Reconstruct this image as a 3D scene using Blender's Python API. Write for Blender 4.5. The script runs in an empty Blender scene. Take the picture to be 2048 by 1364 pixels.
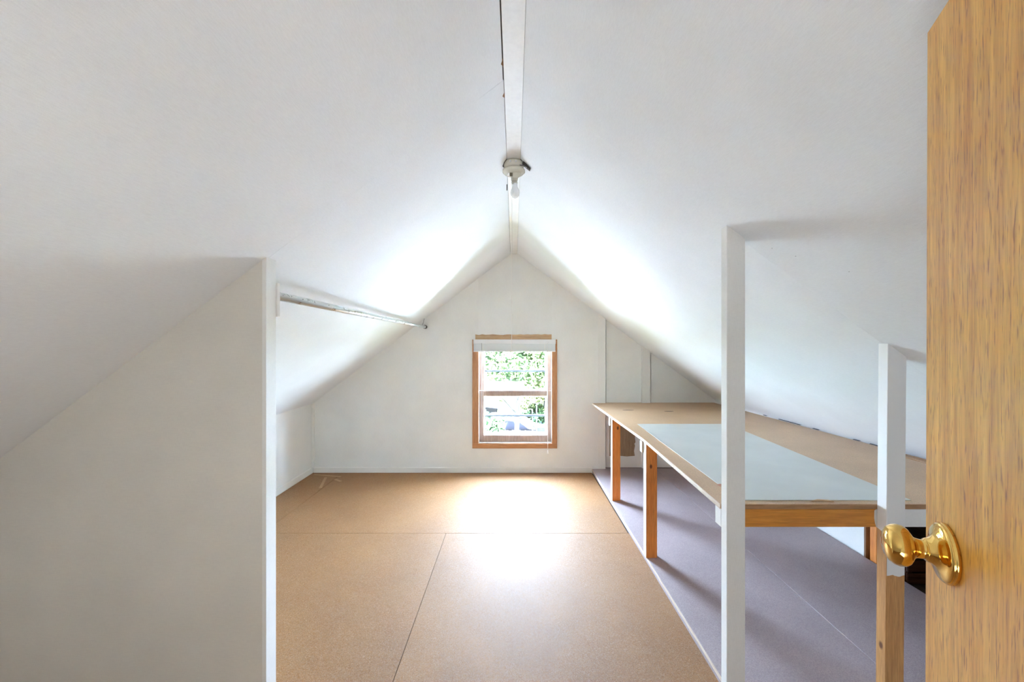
import bpy, bmesh, math, random
from mathutils import Vector, Matrix
R = math.radians
random.seed(7)
S = bpy.context.scene
COL = S.collection

# ------------------------------------------------------------------ camera, world, lights, exposure
cam_d = bpy.data.cameras.new('camera')
cam = bpy.data.objects.new('camera', cam_d); COL.objects.link(cam)
cam.location = (0, 0, 1.25); cam.rotation_euler = (R(90), 0, 0)
cam_d.sensor_width = 36; cam_d.lens = 800 / 2048 * 36
cam_d.shift_x = -4 / 2048; cam_d.shift_y = 4 / 2048
cam_d.clip_start = 0.01; cam_d.clip_end = 300
S.camera = cam
S.view_settings.view_transform = 'Standard'; S.view_settings.look = 'None'
S.view_settings.gamma = 1; S.view_settings.use_curve_mapping = False
S.view_settings.exposure = 2.72
try:
    S.cycles.max_bounces = 14; S.cycles.diffuse_bounces = 10; S.cycles.glossy_bounces = 5
    S.cycles.transparent_max_bounces = 12; S.cycles.sample_clamp_indirect = 8
except Exception: pass

W = bpy.data.worlds.new('sky'); S.world = W; W.use_nodes = True
wn = W.node_tree; wn.nodes.clear()
wo = wn.nodes.new('ShaderNodeOutputWorld'); bg = wn.nodes.new('ShaderNodeBackground')
bg.inputs[0].default_value = (0.58, 0.73, 1.0, 1); bg.inputs[1].default_value = 36
wn.links.new(bg.outputs[0], wo.inputs[0])

def light(name, kind, loc, rot, energy, color, **kw):
    d = bpy.data.lights.new(name, kind); d.energy = energy; d.color = color
    for k, v in kw.items(): setattr(d, k, v)
    o = bpy.data.objects.new(name, d); o.location = loc; o.rotation_euler = rot; COL.objects.link(o)
    return o
# sun comes from behind the house and only reaches the garden
light('sun', 'SUN', (0, 0, 20), (R(28), 0, R(-20)), 2050, (.85, .95, 1), angle=R(0.5))
# window portal guides the daylight sampling
po = light('window_portal', 'AREA', (0.01, 4.06, 0.78), (R(-90), 0, 0), 1, (1, 1, 1), shape='RECTANGLE', size=.70, size_y=.98)
po.data.cycles.is_portal = True
# soft fill added low behind the camera to lift the near walls and ceiling
light('near_room_fill', 'AREA', (-0.30, -0.60, 0.30), (R(158), 0, 0), 2.0, (.92, .965, 1), shape='RECTANGLE', size=1.1, size_y=.6)

# ------------------------------------------------------------------ materials
def mat(name, base, rough=.6, metal=0, spec=.5):
    m = bpy.data.materials.new(name); m.use_nodes = True
    b = m.node_tree.nodes['Principled BSDF']
    b.inputs['Base Color'].default_value = (*base, 1); b.inputs['Roughness'].default_value = rough
    b.inputs['Metallic'].default_value = metal; b.inputs['Specular IOR Level'].default_value = spec
    return m
def N(m, t): return m.node_tree.nodes.new(t)
def Lk(m, a, b): m.node_tree.links.new(a, b)
def noise(m, scale, detail=4, mapping=(1, 1, 1), rough=.55, dist=0, rnd=False):
    tc = N(m, 'ShaderNodeTexCoord'); mp = N(m, 'ShaderNodeMapping'); n = N(m, 'ShaderNodeTexNoise')
    mp.inputs['Scale'].default_value = mapping
    Lk(m, tc.outputs['Object'], mp.inputs[0])
    if rnd:
        oi = N(m, 'ShaderNodeObjectInfo'); mu = N(m, 'ShaderNodeMath'); mu.operation = 'MULTIPLY'; mu.inputs[1].default_value = 37
        Lk(m, oi.outputs['Random'], mu.inputs[0]); Lk(m, mu.outputs[0], mp.inputs['Location'])
    Lk(m, mp.outputs[0], n.inputs['Vector'])
    n.inputs['Scale'].default_value = scale; n.inputs['Detail'].default_value = detail
    n.inputs['Roughness'].default_value = rough; n.inputs['Distortion'].default_value = dist
    return n
def ramp(m, fac, stops):
    r = N(m, 'ShaderNodeValToRGB'); e = r.color_ramp.elements
    while len(e) < len(stops): e.new(.5)
    for i, (p, c) in enumerate(stops): e[i].position = p; e[i].color = (*c, 1)
    Lk(m, fac, r.inputs[0]); return r
def mix(m, a, b, fac, mode='MIX'):
    x = N(m, 'ShaderNodeMix'); x.data_type = 'RGBA'; x.blend_type = mode
    if isinstance(fac, float): x.inputs[0].default_value = fac
    else: Lk(m, fac, x.inputs[0])
    Lk(m, a, x.inputs[6])
    if isinstance(b, tuple): x.inputs[7].default_value = (*b, 1)
    else: Lk(m, b, x.inputs[7])
    return x.outputs[2]
def bump(m, h, strength, dist):
    b = N(m, 'ShaderNodeBump'); b.inputs['Strength'].default_value = strength; b.inputs['Distance'].default_value = dist
    Lk(m, h, b.inputs['Height']); Lk(m, b.outputs[0], m.node_tree.nodes['Principled BSDF'].inputs['Normal'])
def setcol(m, out): Lk(m, out, m.node_tree.nodes['Principled BSDF'].inputs['Base Color'])

def paper(name, c, amt=.05, rough=.72):
    """painted wallboard covered with a fine woven paper"""
    m = mat(name, c, rough, spec=.3)
    a = noise(m, 60, 3, (14, 14, 1)); b = noise(m, 60, 3, (1, 1, 14)); g = noise(m, 3, 3)
    ad = N(m, 'ShaderNodeMath'); ad.operation = 'ADD'; Lk(m, a.outputs[0], ad.inputs[0]); Lk(m, b.outputs[0], ad.inputs[1])
    lo = tuple(x * (1 - amt) for x in c); hi = tuple(min(1, x * (1 + amt * .6)) for x in c)
    r1 = ramp(m, g.outputs[0], [(.3, lo), (.7, hi)])
    hf = N(m, 'ShaderNodeMath'); hf.operation = 'MULTIPLY'; hf.inputs[1].default_value = .5; Lk(m, ad.outputs[0], hf.inputs[0])
    r2 = ramp(m, hf.outputs[0], [(.35, (.93, .93, .93)), (.6, (1, 1, 1))])
    setcol(m, mix(m, r1.outputs[0], r2.outputs[0], 1.0, 'MULTIPLY'))
    bump(m, hf.outputs[0], .25, .0006)
    return m
M = {}
M['paper'] = paper('painted_wall_paper', (.85, .86, .835))
M['ceil'] = paper('painted_ceiling_paper', (.865, .895, .91), .03)
M['paint'] = paper('brushed_white_paint', (.86, .86, .83), .04, .5)
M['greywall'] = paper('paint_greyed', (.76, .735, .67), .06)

def hardboard(name, dark, light_, rough=.4, spec=.5, fleck=(.9, .8, .68), fl=.35, vscale=170):
    m = mat(name, dark, rough, spec=spec)
    g = noise(m, 1.7, 5, rough=.6); r = ramp(m, g.outputs[0], [(.3, dark), (.72, light_)])
    f = noise(m, 95, 3, (1, 1, 1), .6, 3.0)
    fr = ramp(m, f.outputs[0], [(.47, (0, 0, 0)), (.5, (1, 1, 1)), (.53, (0, 0, 0))])
    f2 = noise(m, 260, 2); f2r = ramp(m, f2.outputs[0], [(.35, (.80, .80, .80)), (.65, (1.08, 1.08, 1.08))])
    c = mix(m, r.outputs[0], f2r.outputs[0], 1.0, 'MULTIPLY')
    mu = N(m, 'ShaderNodeMath'); mu.operation = 'MULTIPLY'; mu.inputs[1].default_value = fl; Lk(m, fr.outputs[0], mu.inputs[0])
    c = mix(m, c, fleck, mu.outputs[0]); setcol(m, c)
    bump(m, f.outputs[0], .35, .0012)
    return m
M['floor'] = hardboard('tempered_hardboard', (.22, .090, .016), (.30, .135, .030), .67, .55, (.78, .66, .52), .4)
M['platform'] = hardboard('grey_brown_hardboard', (.33, .265, .275), (.43, .36, .375), .6, .6)
M['ply'] = hardboard('particle_board_top', (.42, .26, .14), (.58, .38, .22), .42, .5, (.75, .6, .42), .3)
M['grey'] = mat('grey_painted_hardboard', (.56, .60, .59), .33)
g_ = noise(M['grey'], 4, 4); setcol(M['grey'], ramp(M['grey'], g_.outputs[0], [(.3, (.48, .50, .48)), (.7, (.54, .56, .535))]).outputs[0])

def wood(name, dark, light_, rough=.45, axis='z', knots=True, fine=1.0, spec=.5, ringscale=7):
    m = mat(name, dark, rough, spec=spec)
    s = {'z': (1, 1, .06), 'x': (.06, 1, 1), 'y': (1, .06, 1)}[axis]
    a = noise(m, ringscale * 8 * fine, 5, s, .6, .6, True); b = noise(m, 260 * fine, 3, s, .6, 0, True)
    r = ramp(m, a.outputs[0], [(.28, dark), (.5, tuple((x + y) / 2 for x, y in zip(dark, light_))), (.72, light_)])
    br = ramp(m, b.outputs[0], [(.35, (.78, .74, .70)), (.6, (1, 1, 1))])
    c = mix(m, r.outputs[0], br.outputs[0], 1.0, 'MULTIPLY')
    if knots:
        tc = N(m, 'ShaderNodeTexCoord'); mp = N(m, 'ShaderNodeMapping'); v = N(m, 'ShaderNodeTexVoronoi')
        mp.inputs['Scale'].default_value = tuple(x if x == 1 else .55 for x in s); v.inputs['Scale'].default_value = 14
        oi = N(m, 'ShaderNodeObjectInfo'); mu = N(m, 'ShaderNodeMath'); mu.operation = 'MULTIPLY'; mu.inputs[1].default_value = 19
        Lk(m, oi.outputs['Random'], mu.inputs[0]); Lk(m, mu.outputs[0], mp.inputs['Location'])
        Lk(m, tc.outputs['Object'], mp.inputs[0]); Lk(m, mp.outputs[0], v.inputs['Vector'])
        kr = ramp(m, v.outputs['Distance'], [(.07, (.22, .15, .10)), (.13, (1, 1, 1))])
        c = mix(m, c, kr.outputs[0], 1.0, 'MULTIPLY')
    setcol(m, c); bump(m, b.outputs[0], .15, .0005)
    return m
M['pine'] = wood('stained_pine', (.72, .22, .032), (.85, .33, .06))
M['pine_x'] = wood('stained_pine_lengthwise', (.58, .21, .02), (.76, .34, .05), axis='x')
M['casing'] = wood('varnished_casing', (.42, .19, .075), (.56, .28, .125), knots=False)
M['casing_x'] = wood('varnished_casing_lengthwise', (.42, .19, .075), (.56, .28, .125), axis='x', knots=False)
M['sash'] = wood('weathered_sash_wood', (.40, .29, .23), (.52, .40, .33), knots=False)
M['rawpine'] = wood('bare_pine', (.50, .32, .17), (.66, .45, .27), rough=.6)
M['rawpine_x'] = wood('bare_pine_lengthwise', (.50, .32, .17), (.66, .45, .27), rough=.6, axis='x', knots=False)
M['plyedge'] = wood('plywood_edge', (.62, .50, .38), (.80, .72, .62), rough=.6, axis='y', knots=False)
M['plyedge_x'] = wood('plywood_edge_crosswise', (.35, .19, .08), (.50, .30, .15), rough=.6, axis='x', knots=False)
M['darkwood'] = wood('dark_stained_wood', (.05, .018, .009), (.11, .038, .02), rough=.25, axis='x', knots=False)
M['roofboard'] = wood('old_roof_boards', (.06, .04, .03), (.11, .08, .055), rough=.9, axis='y', knots=False)
M['patch'] = wood('bare_wallboard', (.30, .20, .12), (.38, .27, .17), rough=.9, knots=False)
# post that is painted above a ragged line and bare below
def halfpaint():
    m = wood('half_painted_post', (.52, .25, .075), (.70, .38, .13), rough=.55)
    nt = m.node_tree; b = nt.nodes['Principled BSDF']
    src = b.inputs['Base Color'].links[0].from_socket
    geo = N(m, 'ShaderNodeNewGeometry'); sp = N(m, 'ShaderNodeSeparateXYZ'); Lk(m, geo.outputs['Position'], sp.inputs[0])
    nn = noise(m, 25, 3); 
    sx = N(m, 'ShaderNodeSeparateXYZ'); Lk(m, geo.outputs['Normal'], sx.inputs[0])
    ab = N(m, 'ShaderNodeMath'); ab.operation = 'ABSOLUTE'; Lk(m, sx.outputs[0], ab.inputs[0])
    t = N(m, 'ShaderNodeMath'); t.operation = 'MULTIPLY_ADD'; t.inputs[1].default_value = .135; t.inputs[2].default_value = .493
    Lk(m, ab.outputs[0], t.inputs[0])       # the front face is painted further down than the sides
    k = N(m, 'ShaderNodeMath'); k.operation = 'MULTIPLY_ADD'; k.inputs[1].default_value = .02
    Lk(m, nn.outputs[0], k.inputs[0]); Lk(m, t.outputs[0], k.inputs[2])
    gt = N(m, 'ShaderNodeMath'); gt.operation = 'GREATER_THAN'; Lk(m, sp.outputs[2], gt.inputs[0]); Lk(m, k.outputs[0], gt.inputs[1])
    c = mix(m, src, (.84, .84, .82), gt.outputs[0]); setcol(m, c)
    return m
M['halfpaint'] = halfpaint()
M['door'] = wood('oak_veneer', (.66, .29, .035), (.90, .54, .11), rough=.34, knots=False, fine=1.0, spec=.55, ringscale=8)
def dashes(m):
    b = m.node_tree.nodes['Principled BSDF']; src = b.inputs['Base Color'].links[0].from_socket
    n = noise(m, 420, 2, (1, 1, .09), .5); q = ramp(m, n.outputs[0], [(.30, (.50, .36, .26)), (.42, (1, 1, 1))])
    n2 = noise(m, 2.2, 3); q2 = ramp(m, n2.outputs[0], [(.3, (.86, .82, .76)), (.7, (1.0, 1.0, 1.0))])
    c = mix(m, src, q.outputs[0], 1.0, 'MULTIPLY'); setcol(m, mix(m, c, q2.outputs[0], 1.0, 'MULTIPLY'))
dashes(M['door'])
M['brass'] = mat('polished_brass', (.82, .53, .15), .08, 1)
M['galv'] = mat('galvanised_steel', (.70, .74, .73), .28, .9)
gg = noise(M['galv'], 40, 3); Lk(M['galv'], ramp(M['galv'], gg.outputs[0], [(.3, (.24,)*3), (.7, (.40,)*3)]).outputs[0], M['galv'].node_tree.nodes['Principled BSDF'].inputs['Roughness'])
M['darkmetal'] = mat('dark_metal', (.09, .08, .07), .45, .7)
M['porcelain'] = mat('aged_porcelain', (.64, .61, .50), .25)
M['porcelain_dark'] = mat('dirty_ceramic', (.16, .13, .08), .5)
M['white'] = mat('white_vinyl', (.82, .84, .85), .35)
M['stop'] = mat('dull_white_stop', (.45, .44, .43), .6)
M['slat'] = mat('blind_slat_white', (.74, .78, .79), .4)
M['cord'] = mat('white_string', (.85, .84, .80), .8)
M['bulb'] = mat('frosted_bulb_glass', (1, 1, .99), .2)
M['bulb'].node_tree.nodes['Principled BSDF'].inputs['Transmission Weight'].default_value = .25
M['bar'] = mat('grey_glazing_bar', (.10, .115, .13), .5)
M['black'] = mat('black_iron', (.001, .001, .0012), .8, spec=0)
M['rust'] = mat('torn_brown_paper', (.26, .13, .06), .9)
def glassmat():
    m = bpy.data.materials.new('window_glass'); m.use_nodes = True; nt = m.node_tree; nt.nodes.clear()
    o = nt.nodes.new('ShaderNodeOutputMaterial'); mx = nt.nodes.new('ShaderNodeMixShader'); t = nt.nodes.new('ShaderNodeBsdfTransparent')
    g = nt.nodes.new('ShaderNodeBsdfGlossy'); g.inputs['Roughness'].default_value = .02; t.inputs[0].default_value = (.97, .985, .98, 1)
    mx.inputs[0].default_value = .05
    nt.links.new(t.outputs[0], mx.inputs[1]); nt.links.new(g.outputs[0], mx.inputs[2]); nt.links.new(mx.outputs[0], o.inputs[0])
    return m
M['glass'] = glassmat()
# garden
def simple(name, a, b, sc, rough=.9):
    m = mat(name, a, rough, spec=0); n = noise(m, sc, 4); setcol(m, ramp(m, n.outputs[0], [(.35, a), (.65, b)]).outputs[0]); return m
M['lawn'] = simple('lawn_grass', (.0025, .0035, .0015), (.004, .005, .002), 2)
M['asphalt'] = simple('grey_pavement', (.0030, .0034, .0065), (.006, .0065, .011), 3)
M['bark'] = simple('tree_bark', (.0015, .0015, .002), (.003, .003, .003), 9)
M['siding'] = simple('pale_siding', (.0042, .0041, .0038), (.0055, .0053, .0052), 1)
M['shingle'] = simple('blue_grey_shingles', (.0015, .0018, .0035), (.003, .0035, .0055), 4)
M['carpaint'] = mat('white_car_paint', (.008, .008, .009), .5, spec=0)
M['concrete'] = simple('pale_bounce_concrete', (.60, .57, .55), (.68, .65, .63), 2)
M['carglass'] = mat('dark_car_glass', (.001, .0012, .002), .3, spec=0)
M['tyre'] = mat('black_rubber', (.001, .001, .001), .8, spec=0)
def leafmat(name, a, b):
    m = simple(name, a, b, 3, .7); return m
M['leaf'] = leafmat('green_leaves', (.0012, .003, .0014), (.006, .009, .0035))
M['leaf2'] = leafmat('yellow_green_leaves', (.004, .006, .0022), (.012, .013, .006))
M['leaf3'] = leafmat('deep_green_leaves', (.0006, .0016, .001), (.0025, .005, .0022))

# ------------------------------------------------------------------ builders
def link(name, me, m, parent=None, kind=None, smooth=False):
    me.update()
    o = bpy.data.objects.new(name, me)
    vs = me.vertices
    if len(vs):
        lo = Vector([min(v.co[i] for v in vs) for i in range(3)]); hi = Vector([max(v.co[i] for v in vs) for i in range(3)])
        c = (lo + hi) / 2
        me.transform(Matrix.Translation(-c)); o.location = c
    if m is not None:
        for x in (m if isinstance(m, (list, tuple)) else [m]): me.materials.append(x)
    COL.objects.link(o)
    if parent is not None:
        o.parent = parent; o.matrix_parent_inverse = WM(parent).inverted()
    if kind: o['kind'] = kind
    if smooth:
        for p in me.polygons: p.use_smooth = True
    return o
def WM(o):
    m = Matrix.LocRotScale(o.location, o.rotation_euler, o.scale)
    return WM(o.parent) @ o.matrix_parent_inverse @ m if o.parent else m
def empty(name, loc=(0, 0, 0)):
    o = bpy.data.objects.new(name, None); o.location = loc; o.empty_display_size = .05; COL.objects.link(o); return o
def tag(o, label, cat, group=None):
    o['label'] = label; o['category'] = cat
    if group: o['group'] = group
    return o
def from_bm(name, bm, m, parent=None, kind=None, smooth=False):
    bmesh.ops.recalc_face_normals(bm, faces=bm.faces)
    me = bpy.data.meshes.new(name); bm.to_mesh(me); bm.free()
    return link(name, me, m, parent, kind, smooth)
def bm_box(bm, x0, x1, y0, y1, z0, z1, bev=0):
    r = bmesh.ops.create_cube(bm, size=1); vs = r['verts']
    for v in vs:
        v.co = Vector(((x0 + x1) / 2 + v.co.x * (x1 - x0), (y0 + y1) / 2 + v.co.y * (y1 - y0), (z0 + z1) / 2 + v.co.z * (z1 - z0)))
    if bev:
        es = list({e for v in vs for e in v.link_edges})
        bmesh.ops.bevel(bm, geom=es, offset=bev, segments=1, affect='EDGES')
def box(name, x0, x1, y0, y1, z0, z1, m, parent=None, kind=None, bev=.0015):
    bm = bmesh.new(); bm_box(bm, x0, x1, y0, y1, z0, z1, bev); return from_bm(name, bm, m, parent, kind)
def loft(name, A, B, m, parent=None, kind=None, bev=0):
    """solid between two polygons with the same number of points"""
    bm = bmesh.new(); a = [bm.verts.new(p) for p in A]; b = [bm.verts.new(p) for p in B]; n = len(a)
    bm.faces.new(a); bm.faces.new(b[::-1])
    for i in range(n): bm.faces.new((a[i], b[i], b[(i + 1) % n], a[(i + 1) % n]))
    if bev: bmesh.ops.bevel(bm, geom=list(bm.edges), offset=bev, segments=1, affect='EDGES')
    return from_bm(name, bm, m, parent, kind)
def xz(name, pts, y0, y1, m, parent=None, kind=None, bev=0):
    return loft(name, [(x, y0, z) for x, z in pts], [(x, y1, z) for x, z in pts], m, parent, kind, bev)
def xy(name, pts, zt, zb, m, parent=None, kind=None, bev=0):
    f = lambda z: z if callable(z) else (lambda x, y: z)
    return loft(name, [(x, y, f(zt)(x, y)) for x, y in pts], [(x, y, f(zb)(x, y)) for x, y in pts], m, parent, kind, bev)
def tube_bm(bm, pts, rad, n=10, caps=True):
    pts = [Vector(p) for p in pts]; rr = rad if isinstance(rad, (list, tuple)) else [rad] * len(pts)
    rings = []; prev = None
    for i, p in enumerate(pts):
        d = (pts[min(i + 1, len(pts) - 1)] - pts[max(i - 1, 0)]).normalized()
        u = prev if prev is not None else (Vector((0, 0, 1)) if abs(d.z) < .9 else Vector((1, 0, 0)))
        u = (u - d * u.dot(d)).normalized(); prev = u; w = d.cross(u)
        rings.append([bm.verts.new(p + (u * math.cos(2 * math.pi * k / n) + w * math.sin(2 * math.pi * k / n)) * rr[i]) for k in range(n)])
    for a, b in zip(rings, rings[1:]):
        for k in range(n): bm.faces.new((a[k], a[(k + 1) % n], b[(k + 1) % n], b[k]))
    if caps: bm.faces.new(rings[0][::-1]); bm.faces.new(rings[-1])
def tube(name, pts, rad, m, parent=None, n=10):
    bm = bmesh.new(); tube_bm(bm, pts, rad, n); return from_bm(name, bm, m, parent, smooth=True)
def lathe(name, prof, org, axis, m, parent=None, n=40, squash=None):
    """prof: (radius, distance along axis)"""
    bm = bmesh.new(); ax = Vector(axis).normalized(); u = ax.orthogonal().normalized() if abs(ax.z) > .9 else Vector((0, 0, 1)); w = ax.cross(u)
    org = Vector(org); rings = []
    for r, t in prof:
        if r < 1e-6: rings.append([bm.verts.new(org + ax * t)])
        else: rings.append([bm.verts.new(org + ax * t + (u * math.cos(2 * math.pi * k / n) + w * math.sin(2 * math.pi * k / n)) * r) for k in range(n)])
    for a, b in zip(rings, rings[1:]):
        for k in range(n):
            k2 = (k + 1) % n
            if len(a) == 1 and len(b) == 1: continue
            if len(a) == 1: bm.faces.new((a[0], b[k2], b[k]))
            elif len(b) == 1: bm.faces.new((a[k], a[k2], b[0]))
            else: bm.faces.new((a[k], a[k2], b[k2], b[k]))
    return from_bm(name, bm, m, parent, smooth=True)
def struct(o): o['kind'] = 'structure'; return o

# ------------------------------------------------------------------ room measures
RX0, RX1, RZ = -.033, .030, 2.109          # ridge board
SL, SR = .756, .734                        # slopes
KL, KR = -1.945, 2.0                       # knee walls
YF = 3.861                                 # window wall
YB = -1.25                                 # wall behind the camera
PH = .036                                  # raised platform
def zl(x): return RZ - SL * (RX0 - x)
def zr(x): return RZ - SR * (x - RX1)
def zc(x): return zl(x) if x < RX0 else (zr(x) if x > RX1 else RZ)

# ------------------------------------------------------------------ floor: hardboard sheets on a dark subfloor
floor = struct(box('floor', -2.5, 2.55, YB - .1, YF + .12, -.12, -.0125, M['roofboard'], bev=0))
G = .0012
def sheet(x0, x1, y0, y1, m, parent, top, th, name='floor_sheet'):
    o = box(name, x0 + G, x1 - G, y0 + G, y1 - G, top - th, top, m, parent, bev=.0008)
    return o
YS = 2.63
for x0, x1, y0, y1 in [(-1.95, -1.65, 1.41, YF), (-1.65, .75, YS, YF), (-1.65, -.447, YB, YS), (-.447, .772, .19, YS),
                       (-1.95, -1.65, YB, 1.41), (-.447, .772, YB, .19), (.772, 1.995, YB, .6)]:
    sheet(x0, x1, y0, y1, M['floor'], floor, 0, .012)
# worn tape left on the sheets
tp = mat('old_tape', (.42, .25, .12), .6)
for a, b in [((-1.90, 3.80), (-1.62, 3.74)), ((-1.75, 3.72), (-1.67, 3.45)), ((-1.645, 3.67), (-1.56, 3.61))]:
    d = Vector((b[0] - a[0], b[1] - a[1])).normalized(); n = Vector((-d.y, d.x)) * .012
    xy('tape_strip', [(a[0] + n.x, a[1] + n.y), (b[0] + n.x, b[1] + n.y), (b[0] - n.x, b[1] - n.y), (a[0] - n.x, a[1] - n.y)], .0012, .0001, tp, floor)

# raised platform on the right
plat = empty('raised_platform', (1.38, 2.2, 0))
tag(plat, 'low raised plywood platform under the built-in bench along the right side', 'platform'); 
box('riser', .7545, .79, .45, YF - .012, .0005, PH - .0135, M['platform'], plat)
for yy in (.5, 1.1, 1.7, 2.3, 2.9, 3.5): box('joist', .80, 1.97, yy, yy + .038, .0005, PH - .0135, M['rawpine_x'], plat)
for x0, x1, y0, y1 in [(.753, 1.37, .45, 1.33), (1.37, 1.992, .45, 1.33), (.753, 1.37, 1.33, YF + .02), (1.37, 1.992, 1.33, YF + .02)]:
    pts = [(x0 + G, y0 + G), (x1 - G, y0 + G), (x1 - G, y1 - G), (x0 + G, y1 - G)]
    if y1 > 3 and x0 < 1:   # notch round the wall corner
        pts = [(x0 + G, y0 + G), (x1 - G, y0 + G), (x1 - G, YF + .03), (.889, YF + .03), (.889, YF - .006), (x0 + G, YF - .006)]
    xy('platform_sheet', pts, PH, PH - .013, M['platform'], plat, bev=.0008)
box('edge_strip', .7505, .7529, .45, YF - .013, PH - .013, PH + .0005, M['plyedge'], plat, bev=0)

# ------------------------------------------------------------------ walls
# window wall, proud part with a hole for the window
wx0, wx1, wz0, wz1 = -.345, .369, .285, 1.262
wf = struct(empty('wall_far', (0, YF, 0)))
TH = .13
def wp(pts, y0=YF, y1=YF + TH, m='paper', name='wall_panel'): return xz(name, pts, y0, y1, M[m], wf)
wp([(-2.05, -.01), (wx0, -.01), (wx0, zc(wx0) + .02), (-1.945, zl(-1.945) + .02), (-2.05, zl(-1.945) + .02)])
wp([(wx1, -.01), (.811, -.01), (.811, zr(.811) + .02), (wx1, zr(wx1) + .02)])
wp([(wx0, -.01), (wx1, -.01), (wx1, wz0), (wx0, wz0)])
wp([(wx0, wz1), (wx1, wz1), (wx1, zr(wx1) + .02), (RX1, RZ + .02), (RX0, RZ + .02), (wx0, zl(wx0) + .02)])
wp([(.811, -.01), (.883, -.01), (.883, zr(.883) + .01), (.811, zr(.811) + .01)], YF - .004, YF + TH, 'paint', 'corner_stud')
wp([(.883, -.01), (2.1, -.01), (2.1, zr(2.1) + .02), (.883, zr(.883) + .02)], YF + .056, YF + TH, 'roofboard', 'backing_board')  # dark board added so the gaps between panels read as shadow lines
wp([(.8965, .038), (1.318, .038), (1.318, zr(1.318) + .01), (.8965, zr(.8965) + .01)], YF + .034, YF + .0555)
wp([(1.3335, .038), (2.1, .038), (2.1, zr(2.1) + .01), (1.3335, zr(1.3335) + .01)], YF + .034, YF + .0555)
wp([(1.238, .04), (1.316, .04), (1.316, zr(1.316) + .01), (1.238, zr(1.238) + .01)], YF + .002, YF + .034, 'paint', 'wall_stud')
wp([(1.325, .16), (1.40, .16), (1.40, .5), (1.325, .5)], YF + .030, YF + .034, 'paint', 'patch_board')
# bare patch of wallboard under the bench
xz('bare_patch', [(.93, .150), (1.02, .153), (1.10, .146), (1.175, .152), (1.168, .20), (1.177, .25), (1.171, .27), (1.182, .285), (1.176, .33), (1.185, .40), (1.18, .60), (.93, .60)], YF + .031, YF + .034, M['patch'], wf)
# baseboards
b = struct(box('baseboard_far', -1.93, .752, YF - .012, YF, 0.0005, .052, M['paint'])); 
b = struct(box('baseboard_left', KL, KL + .012, 1.36, YF - .0125, 0.0005, .055, M['paint']))
# low knee walls
wl = struct(xz('wall_left', [(KL - .10, -.01), (KL, -.01), (KL, zl(KL) + .0), (KL - .10, zl(KL) - .06)], YB, YF, M['paper']))
trim = struct(box('trim_1', KL + .0, KL + .022, YF - .022, YF, .055, zl(KL) - .015, M['paint']))
wr = struct(empty('wall_right', (KR, 2.2, 0)))
box('wall_panel', KR, KR + .012, 2.285, YF + .033, 0, zr(KR) - .03, M['paper'], wr)
box('wall_panel', KR, KR + .012, YB, 1.45, 0, zr(KR) - .03, M['paper'], wr)
box('wall_stud', KR + .002, KR + .066, 2.208, 2.25, -.01, zr(KR) - .06, M['pine'], wr)
box('wall_stud', KR + .014, KR + .066, 2.30, 2.338, -.01, zr(KR) - .06, M['rawpine'], wr)
# dark eaves space behind the right knee wall
ev = struct(empty('wall_eaves', (2.5, 2, 0)))
box('roof_board', 2.50, 2.53, YB, YF + .1, -.02, .5, M['roofboard'], ev, bev=0)
box('roof_board', 2.02, 2.52, 3.0, 3.03, -.01, .60, M['roofboard'], ev, bev=0)
box('roof_board', 2.02, 2.52, 1.0, 1.03, -.01, .60, M['roofboard'], ev, bev=0)
# wall behind the camera
wb = struct(xz('wall_back', [(-2.1, -.01), (2.1, -.01), (2.1, zr(2.1) + .02), (RX1, RZ + .02), (RX0, RZ + .02), (-2.1, zl(-2.1) + .02)], YB - .1, YB, M['paper']))

# partition on the left
PY = 1.295; PX = -.801
wpn = struct(empty('wall_partition', (-1.4, PY, 0)))
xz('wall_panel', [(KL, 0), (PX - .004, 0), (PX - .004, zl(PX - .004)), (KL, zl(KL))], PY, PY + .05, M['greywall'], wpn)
xz('end_trim', [(PX - .004, 0), (PX, 0), (PX, zl(PX) - .001), (PX - .004, zl(PX - .004) - .001)], PY - .002, PY + .051, M['paint'], wpn)
xz('corner_bead', [(PX - .012, 0), (PX + .001, 0), (PX + .001, zl(PX) - .002), (PX - .012, zl(PX - .012) - .002)], PY - .0035, PY - .0005, M['paint'], wpn)

# ------------------------------------------------------------------ ceiling slopes
ce = struct(empty('ceiling', (0, 1.3, 2.1)))
SEAM = 1.306
def slope_panel(side, y0, y1, xin=None, name='ceiling_panel', t=.012):
    if side < 0:
        a, b = (xin if xin is not None else RX0 - .0012), KL - .03
        n = Vector((-SL, 0, 1)).normalized() * t; f = zl
    else:
        a, b = (xin if xin is not None else RX1 + .0012), KR + .012
        n = Vector((SR, 0, 1)).normalized() * t; f = zr
    A = [(a, f(a)), (b, f(b)), (b + n.x, f(b) + n.z), (a + n.x, f(a) + n.z)]
    return xz(name, A, y0, y1, M['ceil'], ce)
slope_panel(-1, YB, SEAM - .0005, RX0 - .0032); slope_panel(-1, SEAM + .0005, YF)
slope_panel(1, YB, SEAM - .0002, RX1 + .0005); slope_panel(1, SEAM + .0002, YF + .034, RX1 + .0005)
xz('ridge_board', [(RX0, RZ), (RX1, RZ), (RX1, RZ + .02), (RX0, RZ + .02)], YB, YF - .001, M['paint'], ce, bev=.001)
# taped seam, barely proud of the right slope
n = Vector((SR, 0, 1)).normalized()
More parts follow.
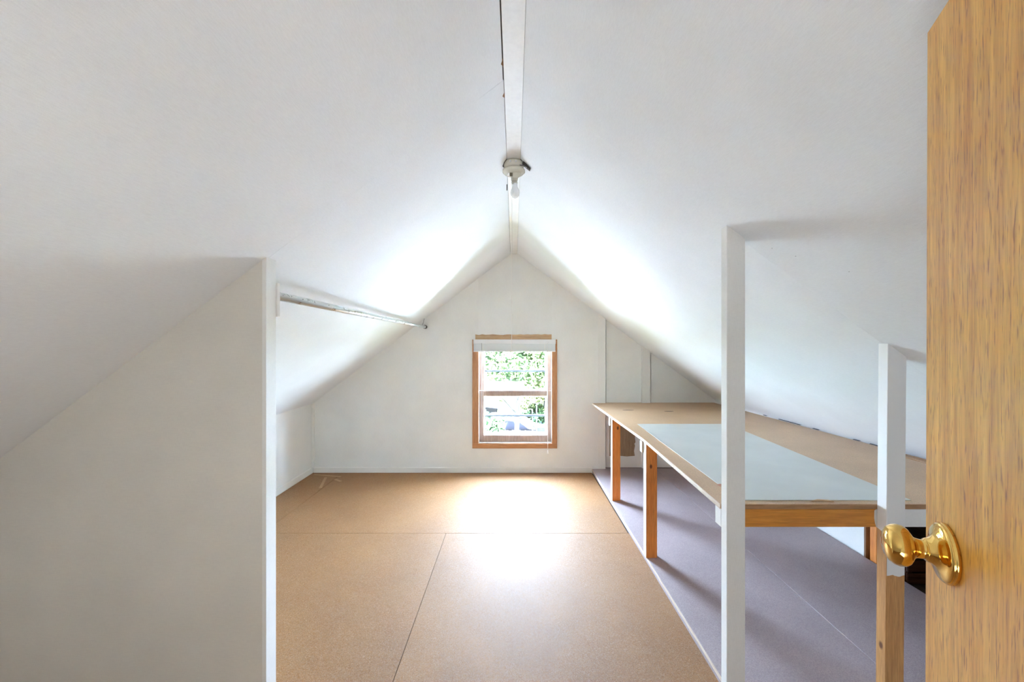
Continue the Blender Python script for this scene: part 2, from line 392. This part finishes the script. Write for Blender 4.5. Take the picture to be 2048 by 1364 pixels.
# torn edges of brown paper along the ridge crack
for yy, h in ((1.225, .020), (1.385, .016)):
    bm = bmesh.new(); x = RX0 - .0015
    ring = [bm.verts.new((x + dx, yy + dy, RZ - .0008 - dz)) for dx, dy, dz in ((-.003, -h, .0012), (.0015, -h * .7, .0), (.002, h * .5, .0), (.001, h, .0005), (-.003, h * .3, .003), (-.0055, 0, .0045))]
    top = [bm.verts.new(v.co + Vector((0, 0, .0012))) for v in ring]
    bm.faces.new(ring); bm.faces.new(top[::-1])
    for i in range(6): bm.faces.new((ring[i], top[i], top[(i + 1) % 6], ring[(i + 1) % 6]))
    from_bm('torn_paper', bm, M['rust'], ce)
# roof above (dark boards), wide overhangs
rf = struct(empty('ceiling_roof_deck', (0, 1.3, 2.3)))
for sgn, sl, X in ((-1, SL, -2.75), (1, SR, 2.8)):
    f = (lambda x: RZ + .05 - SL * abs(x)) if sgn < 0 else (lambda x: RZ + .05 - SR * abs(x))
    for k, (y0, y1) in enumerate([(YB - .15, .4), (.4, 2.1), (2.1, YF + .30)]):
        xz('roof_deck_board', [(0, f(0)), (X, f(X)), (X, f(X) + .06), (0, f(0) + .06)], y0, y1, M['roofboard'], rf)

for x, y in ((.80, 1.24), (.845, 1.20), (.93, 1.11)):
    lathe('nail_hole', [(0, 0), (.0016, 0), (.0016, .0006), (0, .0006)], (x, y, zr(x) - .0001), (0, 0, -1), M['darkmetal'], ce, 8)
# ------------------------------------------------------------------ window
win = struct(empty('window_1', (0.01, YF, wz0)))
# casing
cx0, cx1, cz0, cz1 = -.401, .415, .236, 1.284
box('casing', cx0, wx0 + .004, YF - .016, YF, cz0 + .047, cz1 - .02, M['casing'], win)
box('casing', wx1 - .004, cx1, YF - .016, YF, cz0 + .047, cz1 - .02, M['casing'], win)
box('casing', cx0, cx1, YF - .016, YF, cz0, cz0 + .0465, M['casing_x'], win)
box('casing', cx0, cx1, YF - .016, YF, cz1 - .0195, cz1, M['casing_x'], win)
bm = bmesh.new()
pts = [(-.372, 1.2845)] + [(.362, 1.2845)] + [(.362 - .734 * i / 22, 1.334 + random.uniform(-.004, .004) - (.004 if i > 12 else 0)) for i in range(23)]
bm.free(); xz('head_board', pts, YF - .010, YF, M['rawpine_x'], win)
# white painted stop and jamb liner
for x0, x1 in ((wx0 + .004, wx0 + .009), (wx1 - .009, wx1 - .004)): box('stop_bead', x0, x1, YF - .010, YF + .002, wz0 + .006, wz1, M['stop'], win, bev=.001)
box('stop_bead', wx0 + .012, wx1 - .012, YF - .010, YF + .0, wz0, wz0 + .006, M['stop'], win, bev=.001)
for x0, x1 in ((wx0, wx0 + .004), (wx1 - .004, wx1)): box('jamb', x0, x1, YF, YF + TH, wz0, wz1, M['sash'], win, bev=0)
box('sill', wx0, wx1, YF + .001, YF + TH + .03, wz0 - .02, wz0 + .004, M['sash'], win)
box('head_jamb', wx0, wx1, YF, YF + TH, wz1 - .01, wz1, M['sash'], win)
def sash(name, y0, y1, z0, z1, lx, rx, bot, top, glass_y):
    s = box(name, lx, lx + .046, y0, y1, z0, z1, M['sash'], win)        # left stile carries the other pieces
    s2 = box('stile', rx - .046, rx, y0, y1, z0, z1, M['sash'], s)
    box('rail', lx + .046, rx - .046, y0, y1, z0, z0 + bot, M['sash'], s)
    box('rail', lx + .046, rx - .046, y0, y1, z1 - top, z1, M['sash'], s)
    box('pane', lx + .046, rx - .046, glass_y, glass_y + .003, z0 + bot, z1 - top, M['glass'], s, bev=0)
    return s
sash('lower_sash', YF + .032, YF + .062, .290, .786, wx0 + .0045, wx1 - .0045, .062, .052, YF + .046)
sash('upper_sash', YF + .064, YF + .092, .735, 1.251, wx0 + .0045, wx1 - .0045, .045, .04, YF + .078)
# white storm window outside, two tracks with a bar through each
sy0, sy1 = YF + .115, YF + .130
st = box('storm_frame', -.3405, -.290, sy0, sy1, .29, 1.25, M['white'], win, bev=.001)
box('frame_side', .312, .3645, sy0, sy1, .29, 1.25, M['white'], st, bev=.001)
box('frame_bottom', -.29, .312, sy0, sy1, .29, .345, M['white'], st, bev=.001)
box('frame_top', -.29, .312, sy0, sy1, 1.22, 1.25, M['white'], st, bev=.001)
box('frame_middle', -.29, .312, sy0, sy1, .715, .79, M['white'], st, bev=.001)
for z in (.972, .528): box('glazing_bar', -.29, .312, sy0 - .002, sy1, z - .0095, z + .0095, M['bar'], st, bev=.001)
for z0, z1 in ((.345, .521), (.535, .715), (.79, .965), (.979, 1.22)): box('pane', -.29, .312, sy0 + .006, sy0 + .009, z0, z1, M['glass'], st, bev=0)

# blind drawn up to the top of the window
bl = empty('window_blind', (0.01, YF - .04, 1.17)); tag(bl, 'white slatted blind drawn fully up at the top of the window', 'blind')
by0, by1 = YF - .046, YF - .0175
box('headrail', -.388, .399, by0, by1, 1.2412, 1.284, M['white'], bl)
box('slat_backing', -.386, .397, by1 + .0002, by1 + .0012, 1.168, 1.283, M['slat'], bl, bev=0)  # unseen sheet behind the slats, closes the gaps between them
z = 1.2405
for k in range(14):
    dz = random.uniform(-.0002, .0002); sk = random.uniform(-.0025, .0025)
    z -= .0041
    loft('slat', [(-.386, by0 + .002, z + dz), (.395, by0 + .002, z - dz), (.395, by1 - .002, z - dz), (-.386, by1 - .002, z + dz)],
         [(-.386, by0 + .002, z + dz + .0040), (.395, by0 + .002, z - dz + .0040), (.395, by1 - .002, z - dz + .0040), (-.386, by1 - .002, z + dz + .0040)], M['slat'], bl)
box('bottom_rail', -.387, .396, by0 + .001, by1 - .001, 1.167, 1.180, M['white'], bl)
for xx in (-.30, .29): box('ladder_tape', xx, xx + .006, by0 + .0005, by0 + .0018, 1.180, 1.246, M['cord'], bl, bev=0)
box('cord_lock', .30, .33, by0 - .008, by0, 1.248, 1.262, M['white'], bl)
tube('tilt_wand', [(-.308, by0 - .004, 1.25), (-.3075, by0 - .006, 1.0), (-.306, by0 - .005, .52)], .0020, M['stop'], bl, 8)
c = tube('pull_cord', [(.315, by0 - .007, 1.25), (.318, by0 - .009, .9), (.321, by0 - .008, .55), (.322, by0 - .008, .23)], .0022, M['cord'], bl, 8)
lathe('tassel', [(0, 0), (.003, .001), (.007, .03), (.0065, .034), (0, .035)], (.322, by0 - .008, .232), (0, 0, -1), M['white'], c, 12)

# ------------------------------------------------------------------ posts
XP0, XP1 = .6836, .7432
p1 = tag(xz('support_post', [(XP0, 0), (XP1, 0), (XP1, zr(XP1)), (XP0, zr(XP0))], 1.285, 1.320, M['paint'], bev=.0015),
    'tall white painted post at the front left corner of the bench, reaching the slope', 'post')
x0, x1 = 1.202, 1.262; dx = -.010
p2 = tag(loft('support_post', [(x0 + dx, 1.285, PH + .0005), (x1 + dx, 1.285, PH + .0005), (x1, 1.285, zr(x1)), (x0, 1.285, zr(x0))],
              [(x0 + dx, 1.320, PH + .0005), (x1 + dx, 1.320, PH + .0005), (x1, 1.320, zr(x1)), (x0, 1.320, zr(x0))], M['halfpaint'], bev=.0015),
    'shorter post beside the brass door knob, white above and bare brown wood below', 'post')
xz_base = xz
# ------------------------------------------------------------------ built-in bench
YT0, YT1 = 1.323, YF + .03
def tz(x, y): return .671 + .046 * (YF - y) / (YF - YT0)
tb = empty('workbench', (1.3, 2.5, PH)); tag(tb, 'long built-in plywood workbench with a grey painted panel under the right slope', 'table')
TT = .016
tzb = lambda x, y: tz(x, y) - TT
xy('tabletop', [(.684, YT0), (1.845, YT0), (1.85, 2.0), (1.925, 2.03), (1.945, YF + .03), (.889, YF + .03), (.889, YF - .007), (.755, YF - .007), (.745, 2.3)],
   tz, tzb, M['ply'], tb, bev=.001)
# light raw edge along the aisle side
for (a, b) in (((.7445, 2.3), (.7545, YF - .01)), ((.6835, YT0 + .002), (.7445, 2.3))):
    loft('edge_band', [(a[0] - .0015, a[1], tz(*a) - TT), (a[0], a[1], tz(*a) - TT), (b[0], b[1], tz(*b) - TT), (b[0] - .0015, b[1], tz(*b) - TT)],
         [(a[0] - .0015, a[1], tz(*a) + .0004), (a[0], a[1], tz(*a) + .0004), (b[0], b[1], tz(*b) + .0004), (b[0] - .0015, b[1], tz(*b) + .0004)], M['plyedge'], tb)
box('front_edge', .686, 1.848, YT0 - .0015, YT0, tz(0, YT0) - TT, tz(0, YT0) - .0008, M['plyedge_x'], tb, bev=0)
xy('grey_panel', [(.765, 1.355), (1.345, 1.355), (1.47, 2.755), (.849, 2.755)], lambda x, y: tz(x, y) + .002, lambda x, y: tz(x, y) + .0002, M['grey'], tb)
# stripped patch and marks on the top
xy('worn_patch', [(.785 + .022 * math.cos(t), 1.50 + .018 * math.sin(t)) for t in [k * math.pi / 5 for k in range(10)]], lambda x, y: tz(x, y) + .0026, lambda x, y: tz(x, y) + .0021, mat('red_brown_stain', (.42, .20, .13), .6), tb)
xy('splinter', [(1.0, 1.345), (1.03, 1.358), (1.06, 1.352), (1.07, 1.338), (1.04, 1.349)], lambda x, y: tz(x, y) + .004, lambda x, y: tz(x, y) + .0001, M['rawpine_x'], tb)
dkm = mat('dark_slot', (.05, .045, .05), .8)
for sx, sy, w in ((.97, 3.40, .05), (1.29, 3.33, .04)):
    xy('slot_mark', [(sx + w * math.cos(t), sy + .012 * math.sin(t)) for t in [k * math.pi / 5 for k in range(10)]], lambda x, y: tz(x, y) + .0006, lambda x, y: tz(x, y) + .0001, dkm, tb)
# front apron: bare between the posts, painted at the two ends
za = tz(0, YT0) - TT - .0005; zb = za - .0595
ap = box('apron', .7435, 1.198, YT0 + .0, YT0 + .038, zb, za, M['pine_x'], tb)
box('painted_end', .684, .7433, YT0, YT0 + .038, zb, za, M['paint'], ap)
xz('painted_end', [(1.1982, zb), (1.198 - .004, zb + .012), (1.198 - .007, zb + .03), (1.1915, za - .004), (1.1982, za), (1.2, za), (1.2, zb)], YT0 - .0012, YT0 - .0002, M['paint'], ap)
box('painted_end', 1.1985, 1.845, YT0, YT0 + .038, zb, za, M['paint'], ap)
# legs with cross rails behind them
def leg(x0, x1, y, d):
    zt = tz(0, y) - TT - .001
    l = box('leg', x0, x1, y, y + d, PH + .0005, zt, M['pine'], tb)
    box('white_side', x0 - .0015, x0 - .0001, y + .0005, y + d, PH + .0006, zt - .0005, M['paint'], l, bev=0)  # white strip over the aisle side of the leg
    z1 = tz(0, y + d + .04) - TT - .001
    box('cross_rail', x0 - .008, 1.86, y + d + .0008, y + d + .039, z1 - .062, z1, M['rawpine_x'], tb)
    box('painted_end', x0 - .0095, x0 - .0081, y + d + .0008, y + d + .039, z1 - .062, z1, M['paint'], tb)
leg(.7465, .808, 2.257, .045)
leg(.756, .818, 3.075, .038)
# back nailer strip beyond the gap
loft('back_strip', [(1.868, 1.34, tz(0, 1.34) - .02), (1.915, 1.34, tz(0, 1.34) - .02), (1.915, 2.0, tz(0, 2) - .02), (1.868, 2.0, tz(0, 2) - .02)],
     [(1.868, 1.34, tz(0, 1.34) + .002), (1.915, 1.34, tz(0, 1.34) + .002), (1.915, 2.0, tz(0, 2) + .002), (1.868, 2.0, tz(0, 2) + .002)], M['plyedge_x'], tb, bev=.001)
# dark strips laid on the top, standing for the shaded gaps at the back joint
for y0, w in ((3.10, .05), (2.72, .24), (2.55, .06), (2.24, .05), (2.10, .08)):
    q = []
    for y in (y0, y0 + w):
        xs = RX1 + (RZ - tz(0, y)) / SR; q.append((xs - .020, xs - .004, y))
    xy('joint_gap', [(q[0][0], q[0][2]), (q[0][1], q[0][2] + .004), (q[1][1], q[1][2]), (q[1][0] + .003, q[1][2] - .006)], lambda x, y: tz(x, y) + .0012, lambda x, y: tz(x, y) + .0002, dkm, tb)

# slatted dark wooden thing in the eaves
sc = empty('slatted_crate', (2.28, 2.0, 0)); tag(sc, 'dark brown slatted wooden crate in the eaves opening behind the bench', 'crate')
for k in range(3):
    z0 = .002 + k * .066
    box('slat', 2.03, 2.44, 2.062, 2.074, z0, z0 + .058, M['darkwood'], sc, bev=.004)
    box('slat', 2.03, 2.042, 2.0745, 2.19, z0, z0 + .058, M['darkwood'], sc, bev=.003)
box('corner_post', 2.043, 2.065, 2.0745, 2.095, .001, .19, M['darkwood'], sc)
box('corner_post', 2.418, 2.44, 2.0745, 2.095, .001, .19, M['darkwood'], sc)
box('bottom_board', 2.045, 2.43, 2.096, 2.19, .002, .02, M['darkwood'], sc)

# ------------------------------------------------------------------ closet rod
cr = empty('closet_rod', (-.84, 2.6, 1.4)); tag(cr, 'galvanised metal closet rod running under the left slope to the window wall', 'rod')
A = Vector((-.806, PY + .066, 1.410)); B = Vector((-.853, YF - .002, 1.404)); P = lambda t: A.lerp(B, t)
tube('outer_pipe', [P(0), P(.66)], .0150, M['galv'], cr, 24)
tube('inner_pipe', [P(.655), P(.993)], .0132, M['galv'], cr, 24)
tube('end_cup', [P(.985), P(.999)], .0175, M['darkmetal'], cr, 20)
tube('wire_hanger', [P(.94) + Vector((0, 0, .013)), P(.95) + Vector((.006, 0, .04)), P(.952) + Vector((.012, 0, .075))], .0015, M['darkmetal'], cr, 6)
box('mounting_block', -.86, -.7955, PY + .0515, PY + .066, 1.338, 1.452, M['paint'], cr)

# ------------------------------------------------------------------ ceiling lampholder with pull string
FX, FY = -.001, 1.905
for sg, xa, f, sl in ((-1, RX0, zl, SL), (1, RX1, zr, SR)):   # dark patches laid on the slopes for the shaded cut round the lamp box
    P4 = [(xa + sg * .001, 1.862), (xa + sg * .013, 1.876), (xa + sg * .022, 1.905), (xa + sg * .012, 1.945), (xa + sg * .001, 1.95)]
    loft('cut_hole', [(x, y, f(x) - .0004) for x, y in P4], [(x, y, f(x) - .0012) for x, y in P4], dkm, ce)
lf = empty('ceiling_light', (FX, FY, RZ)); tag(lf, 'old porcelain lampholder with a bare bulb and pull string on the ridge', 'ceiling light')
base = lathe('base', [(0, 0), (.047, 0), (.049, .006), (.047, .02), (.042, .028), (.044, .031), (.053, .036), (.054, .044), (.046, .052), (.026, .056), (.0, .056)], (FX, FY, RZ - .001), (0, 0, -1), M['porcelain'], lf, 40)
for a in (-.016, .010): lathe('screw', [(0, .0), (.004, 0), (.004, .003), (0, .004)], (FX + a, FY - .0465, RZ - .014), (0, -1, 0), M['white'], base, 10)
xz('broken_shade', [(-.004 + FX, RZ - .054), (.035 + FX, RZ - .058), (.030 + FX, RZ - .075), (.018 + FX, RZ - .084), (-.006 + FX, RZ - .084)], FY - .026, FY - .02, M['porcelain'], lf, bev=.001)
lathe('socket', [(0, 0), (.017, 0), (.017, .028), (.0135, .030), (.0135, .038), (.0150, .0385), (.0150, .043), (0, .043)], (FX + .003, FY, RZ - .055), (0, 0, -1), M['porcelain'], lf, 28)
box('socket_clip', FX - .020, FX - .006, FY - .0225, FY - .018, RZ - .074, RZ - .056, M['porcelain_dark'], lf)
bulb = lathe('bulb', [(0, 0), (.010, 0), (.0105, .008), (.012, .016), (.019, .030), (.0215, .042), (.0205, .052), (.015, .062), (.008, .067), (0, .0685)], (FX + .006, FY, RZ - .100), (0, 0, -1), M['bulb'], lf, 32)
# loose bracket sticking out on the right, and the broken hole round the base
loft('bracket', [(FX + .040, FY - .04, RZ - .018), (FX + .075, FY - .03, RZ - .048), (FX + .079, FY - .03, RZ - .040), (FX + .046, FY - .04, RZ - .008)],
     [(FX + .040, FY - .015, RZ - .018), (FX + .075, FY - .015, RZ - .048), (FX + .079, FY - .015, RZ - .040), (FX + .046, FY - .015, RZ - .008)], M['darkmetal'], lf)
tube('stub_wire', [(FX + .028, FY - .05, RZ - .034), (FX + .048, FY - .055, RZ - .038), (FX + .058, FY - .045, RZ - .044)], .002, M['darkmetal'], lf, 6)
sx = FX - .0085
tube('pull_string', [(sx, FY - .02, RZ - .07), (sx - .0005, FY - .022, RZ - .3), (sx - .001, FY - .022, 1.12)], .0011, M['cord'], lf, 6)
tube('chain_end', [(FX - .032, FY - .02, RZ - .112), (FX - .032, FY - .02, RZ - .140)], .0022, M['darkmetal'], lf, 6)
tube('chain_link', [(FX - .024, FY - .018, RZ - .056), (FX - .032, FY - .02, RZ - .066), (FX - .032, FY - .02, RZ - .112)], .0007, M['cord'], lf, 6)

# ------------------------------------------------------------------ door, opened towards the right, with brass knob
TA = R(28); D = Vector((-math.sin(TA), -math.cos(TA), 0)); NRM = Vector((-math.cos(TA), math.sin(TA), 0))   # D: towards the hinge
ROS = Vector((.515, .475, 1.0))
dr = struct(empty('door_1', ROS + D * .66 + Vector((0, 0, -1))))
E = ROS - D * .055; TOPZ = 1.656; T = .035; LEN = .72
bm = bmesh.new()
def dpt(s, z, t): # s along D from the free edge, lean keeps the bottom of the free edge slightly out
    lean = -.0085 * (TOPZ - z) / 1.2 * (1 - s / LEN)
    return E + D * (s + lean) + Vector((0, 0, z - E.z)) - NRM * t
def slab(name, s0, s1, z0, z1, t0, t1, m, parent, bev=.001):
    A = [dpt(s0, z0, t0), dpt(s1, z0, t0), dpt(s1, z1, t0), dpt(s0, z1, t0)]
    Bq = [dpt(s0, z0, t1), dpt(s1, z0, t1), dpt(s1, z1, t1), dpt(s0, z1, t1)]
    o = loft(name, [A[0], A[1], A[2], A[3]], [Bq[0], Bq[1], Bq[2], Bq[3]], m, parent, bev=bev)
    return o
bm.free()
slab('veneer_face', 0, LEN, .012, TOPZ, 0, .004, M['door'], dr)
slab('door_core', 0, LEN, .012, TOPZ, .0042, T - .0042, M['rawpine'], dr)
slab('veneer_face', 0, LEN, .012, TOPZ, T - .004, T, M['door'], dr)
kn = lathe('door_knob', [(0, .0585), (.008, .0582), (.015, .0568), (.0200, .0538), (.0232, .0495), (.0243, .0445), (.0238, .0398), (.0212, .0358), (.0172, .0332), (.0135, .0312), (.0115, .0285), (.0108, .0240), (.0110, .0206), (.0126, .0203), (.0126, .0190), (0, .0190)],
           ROS, NRM, M['brass'], dr, 48)
kn['label'] = 'polished brass round door knob'
lathe('rosette', [(0, .0200), (.0122, .0200), (.0132, .0192), (.0142, .0165), (.0165, .0132), (.0205, .0108), (.0260, .0092), (.0305, .0080), (.0328, .0066), (.0335, .0056), (.0332, .0050), (.0345, .0042), (.0345, .0004), (0, .0004)], ROS, NRM, M['brass'], kn, 56)

# ------------------------------------------------------------------ garden outside
GZ = -3.3
gd = struct(xy('ground_lawn', [(-40, 4.1), (40, 4.1), (40, 90), (-40, 90)], GZ, GZ - .2, M['lawn']))
pv = struct(xy('ground_bounce', [(-8, 8.0), (8, 8.0), (8, 19.4), (-8, 19.4)], GZ + .03, GZ + .001, M['concrete']))  # unseen pale ground, added to bounce sunlight up to the ceiling
low = struct(box('wall_lower_storey', -2.6, 2.65, YB - .1, YF + .13, GZ + .001, -.121, M['siding'], bev=0))
rd = struct(xy('ground_driveway', [(-8, 19.5), (9, 19.5), (9, 24), (-8, 25)], GZ + .02, GZ + .001, M['asphalt']))
def tree(name, label, cat, x, y, h, cr_r, cr_z, nleaf, lm, th=.12, lean=0, group=None, sq=.8, lsize=.11, gap=.0):
    t = empty(name, (x, y, GZ)); tag(t, label, cat, group)
    rnd = random.Random(int(x * 100 + y * 7))
    bm = bmesh.new(); top = Vector((x + lean, y, cr_z + cr_r * .5))
    base_ = Vector((x, y, GZ)); mid = base_.lerp(top, .5) + Vector((.1, 0, 0))
    tube_bm(bm, [base_, mid, top], [th, th * .75, th * .3], 9)
    for k in range(7):
        a = rnd.uniform(0, 6.28); s = mid.lerp(top, rnd.uniform(-.3, .9)); e = s + Vector((math.cos(a), math.sin(a), rnd.uniform(.2, .9))) * cr_r * .8
        tube_bm(bm, [s, s.lerp(e, .5) + Vector((0, 0, .08)), e], [th * .4, th * .25, th * .08], 6)
    from_bm('trunk', bm, M['bark'], t)
    vs = []; fs = []
    clumps = [Vector((x + lean, y, cr_z)) + Vector((rnd.gauss(0, .5), rnd.gauss(0, .5), rnd.gauss(0, .5 * sq))) * cr_r for _ in range(26)]
    for k in range(nleaf):
        c = rnd.choice(clumps) + Vector((rnd.gauss(0, 1), rnd.gauss(0, 1), rnd.gauss(0, .8))) * cr_r * .2
        u = Vector((rnd.gauss(0, 1), rnd.gauss(0, 1), rnd.gauss(0, 1))).normalized(); w = u.orthogonal().normalized(); s = lsize * rnd.uniform(.6, 1.3)
        i = len(vs); vs += [c - u * s, c + w * s * .45, c + u * s, c - w * s * .45]; fs.append((i, i + 1, i + 2, i + 3))
    me = bpy.data.meshes.new('foliage'); me.from_pydata([tuple(v) for v in vs], [], fs)
    link('foliage', me, lm, t, 'stuff')
    return t
tree('leafy_tree', 'slim dark trunked tree straight ahead outside the window', 'tree', .02, 14.0, 6, 1.5, 1.2, 3600, M['leaf'], .10, .05)
tree('leafy_tree', 'bushy green tree filling the right of the upper panes', 'tree', 1.95, 19.5, 6, 1.5, .3, 4200, M['leaf'], .13, -.1)
tree('leafy_tree', 'pale yellow-green tree in the middle behind the others', 'tree', 2.2, 28, 6, 2.2, -1.4, 4200, M['leaf2'], .15)
tree('leafy_tree', 'loose light green tree at the left of the middle panes', 'tree', -2.2, 30.5, 6, 1.6, -1.9, 2600, M['leaf2'], .15)
tree('garden_shrub', 'dense dark green shrub at the lower left corner of the window view', 'shrub', -1.0, 11.6, 2, .62, -1.25, 2600, M['leaf3'], .05)
tree('garden_shrub', 'round shrub in the blue shade at the lower right of the view', 'shrub', 1.1, 20.4, 1, .5, -2.55, 1200, M['leaf3'], .04)
# hooked garden poles
def hook(x, y, top, r, label, both):
    t = empty('garden_hook', (x, y, GZ)); tag(t, label, 'hook')
    tube('pole', [(x, y, GZ), (x, y, top)], .018, M['black'], t, 8)
    for s in ((-1, 1) if both else (-1,)):
        tube('hook_arm', [(x, y, top - .02)] + [(x + s * r * (1 - math.cos(a)) * .5 * 2 * .8, y, top + r * .25 * math.sin(a)) for a in [k * math.pi / 8 for k in range(1, 7)]] + [(x + s * r * 1.55, y, top - r * .35)], .014, M['black'], t, 8)
hook(.70, 12.4, -.64, .14, 'black double hooked garden pole at the right of the lower pane', True)
hook(.58, 12.6, -.86, .11, 'black single hooked garden pole left of the taller one', False)
# parked white car, seen from above its roof
car = empty('parked_car', (-.4, 17, GZ)); tag(car, 'white parked car at the bottom of the window view', 'car')
cy0, cy1 = 16.3, 18.0
body = [(-2.6, -2.95), (-2.65, -2.55), (-2.3, -2.38), (-1.45, -2.33), (.75, -2.33), (1.55, -2.45), (1.75, -2.6), (1.75, -3.0)]
xz('body', body, cy0, cy1, M['carpaint'], car, bev=.04)
cab = [(-1.75, -2.33), (-1.25, -1.93), (-.95, -1.85), (.15, -1.86), (.35, -1.93), (.95, -2.33)]
cb = xz('cabin', cab, cy0 + .12, cy1 - .12, M['carpaint'], car, bev=.03)
for pts in ([(-1.45, -2.30), (-1.12, -1.98), (-.45, -1.95), (-.45, -2.30)], [(-.38, -2.30), (-.38, -1.95), (.18, -1.97), (.62, -2.30)]):
    xz('side_window', pts, cy0 + .105, cy0 + .118, M['carglass'], cb)
for x in (-1.85, .95):
    for yy in (cy0 - .02, cy1 - .16): lathe('wheel', [(0, 0), (.2, 0), (.31, .02), (.31, .17), (.2, .18), (0, .18)], (x, yy, GZ + .33), (0, 1, 0), M['tyre'], car, 20)
# neighbouring house
hs = empty('neighbour_house', (-3, 34, GZ)); tag(hs, 'pale sided house with a dark blue-grey roof beyond the garden', 'house')
xz('wall', [(-9, GZ), (1.6, GZ), (1.6, -.9), (-9, -.9)], 36, 44, M['siding'], hs)
loft('roof', [(-9.4, 35.5, -1.0), (2.0, 35.5, -1.0), (2.0, 40, 1.9), (-9.4, 40, 1.9)], [(-9.4, 35.5, -.85), (2.0, 35.5, -.85), (2.0, 40, 2.05), (-9.4, 40, 2.05)], M['siding'], hs)
for x in (-2.1, -.4): f = box('window', x, x + .9, 35.94, 35.99, -2.5, -1.5, M['carglass'], hs)
sh = empty('garden_shed', (-1.6, 24, GZ)); tag(sh, 'small shed with a dark slate roof at the left of the third pane', 'shed')
box('wall', -2.6, -1.05, 24, 25.6, GZ, -2.2, M['siding'], sh)
loft('roof', [(-2.8, 23.8, -2.45), (-.9, 23.8, -2.65), (-.9, 24.8, -2.05), (-2.8, 24.8, -1.95)], [(-2.8, 23.8, -2.38), (-.9, 23.8, -2.58), (-.9, 24.8, -1.98), (-2.8, 24.8, -1.88)], M['shingle'], sh)
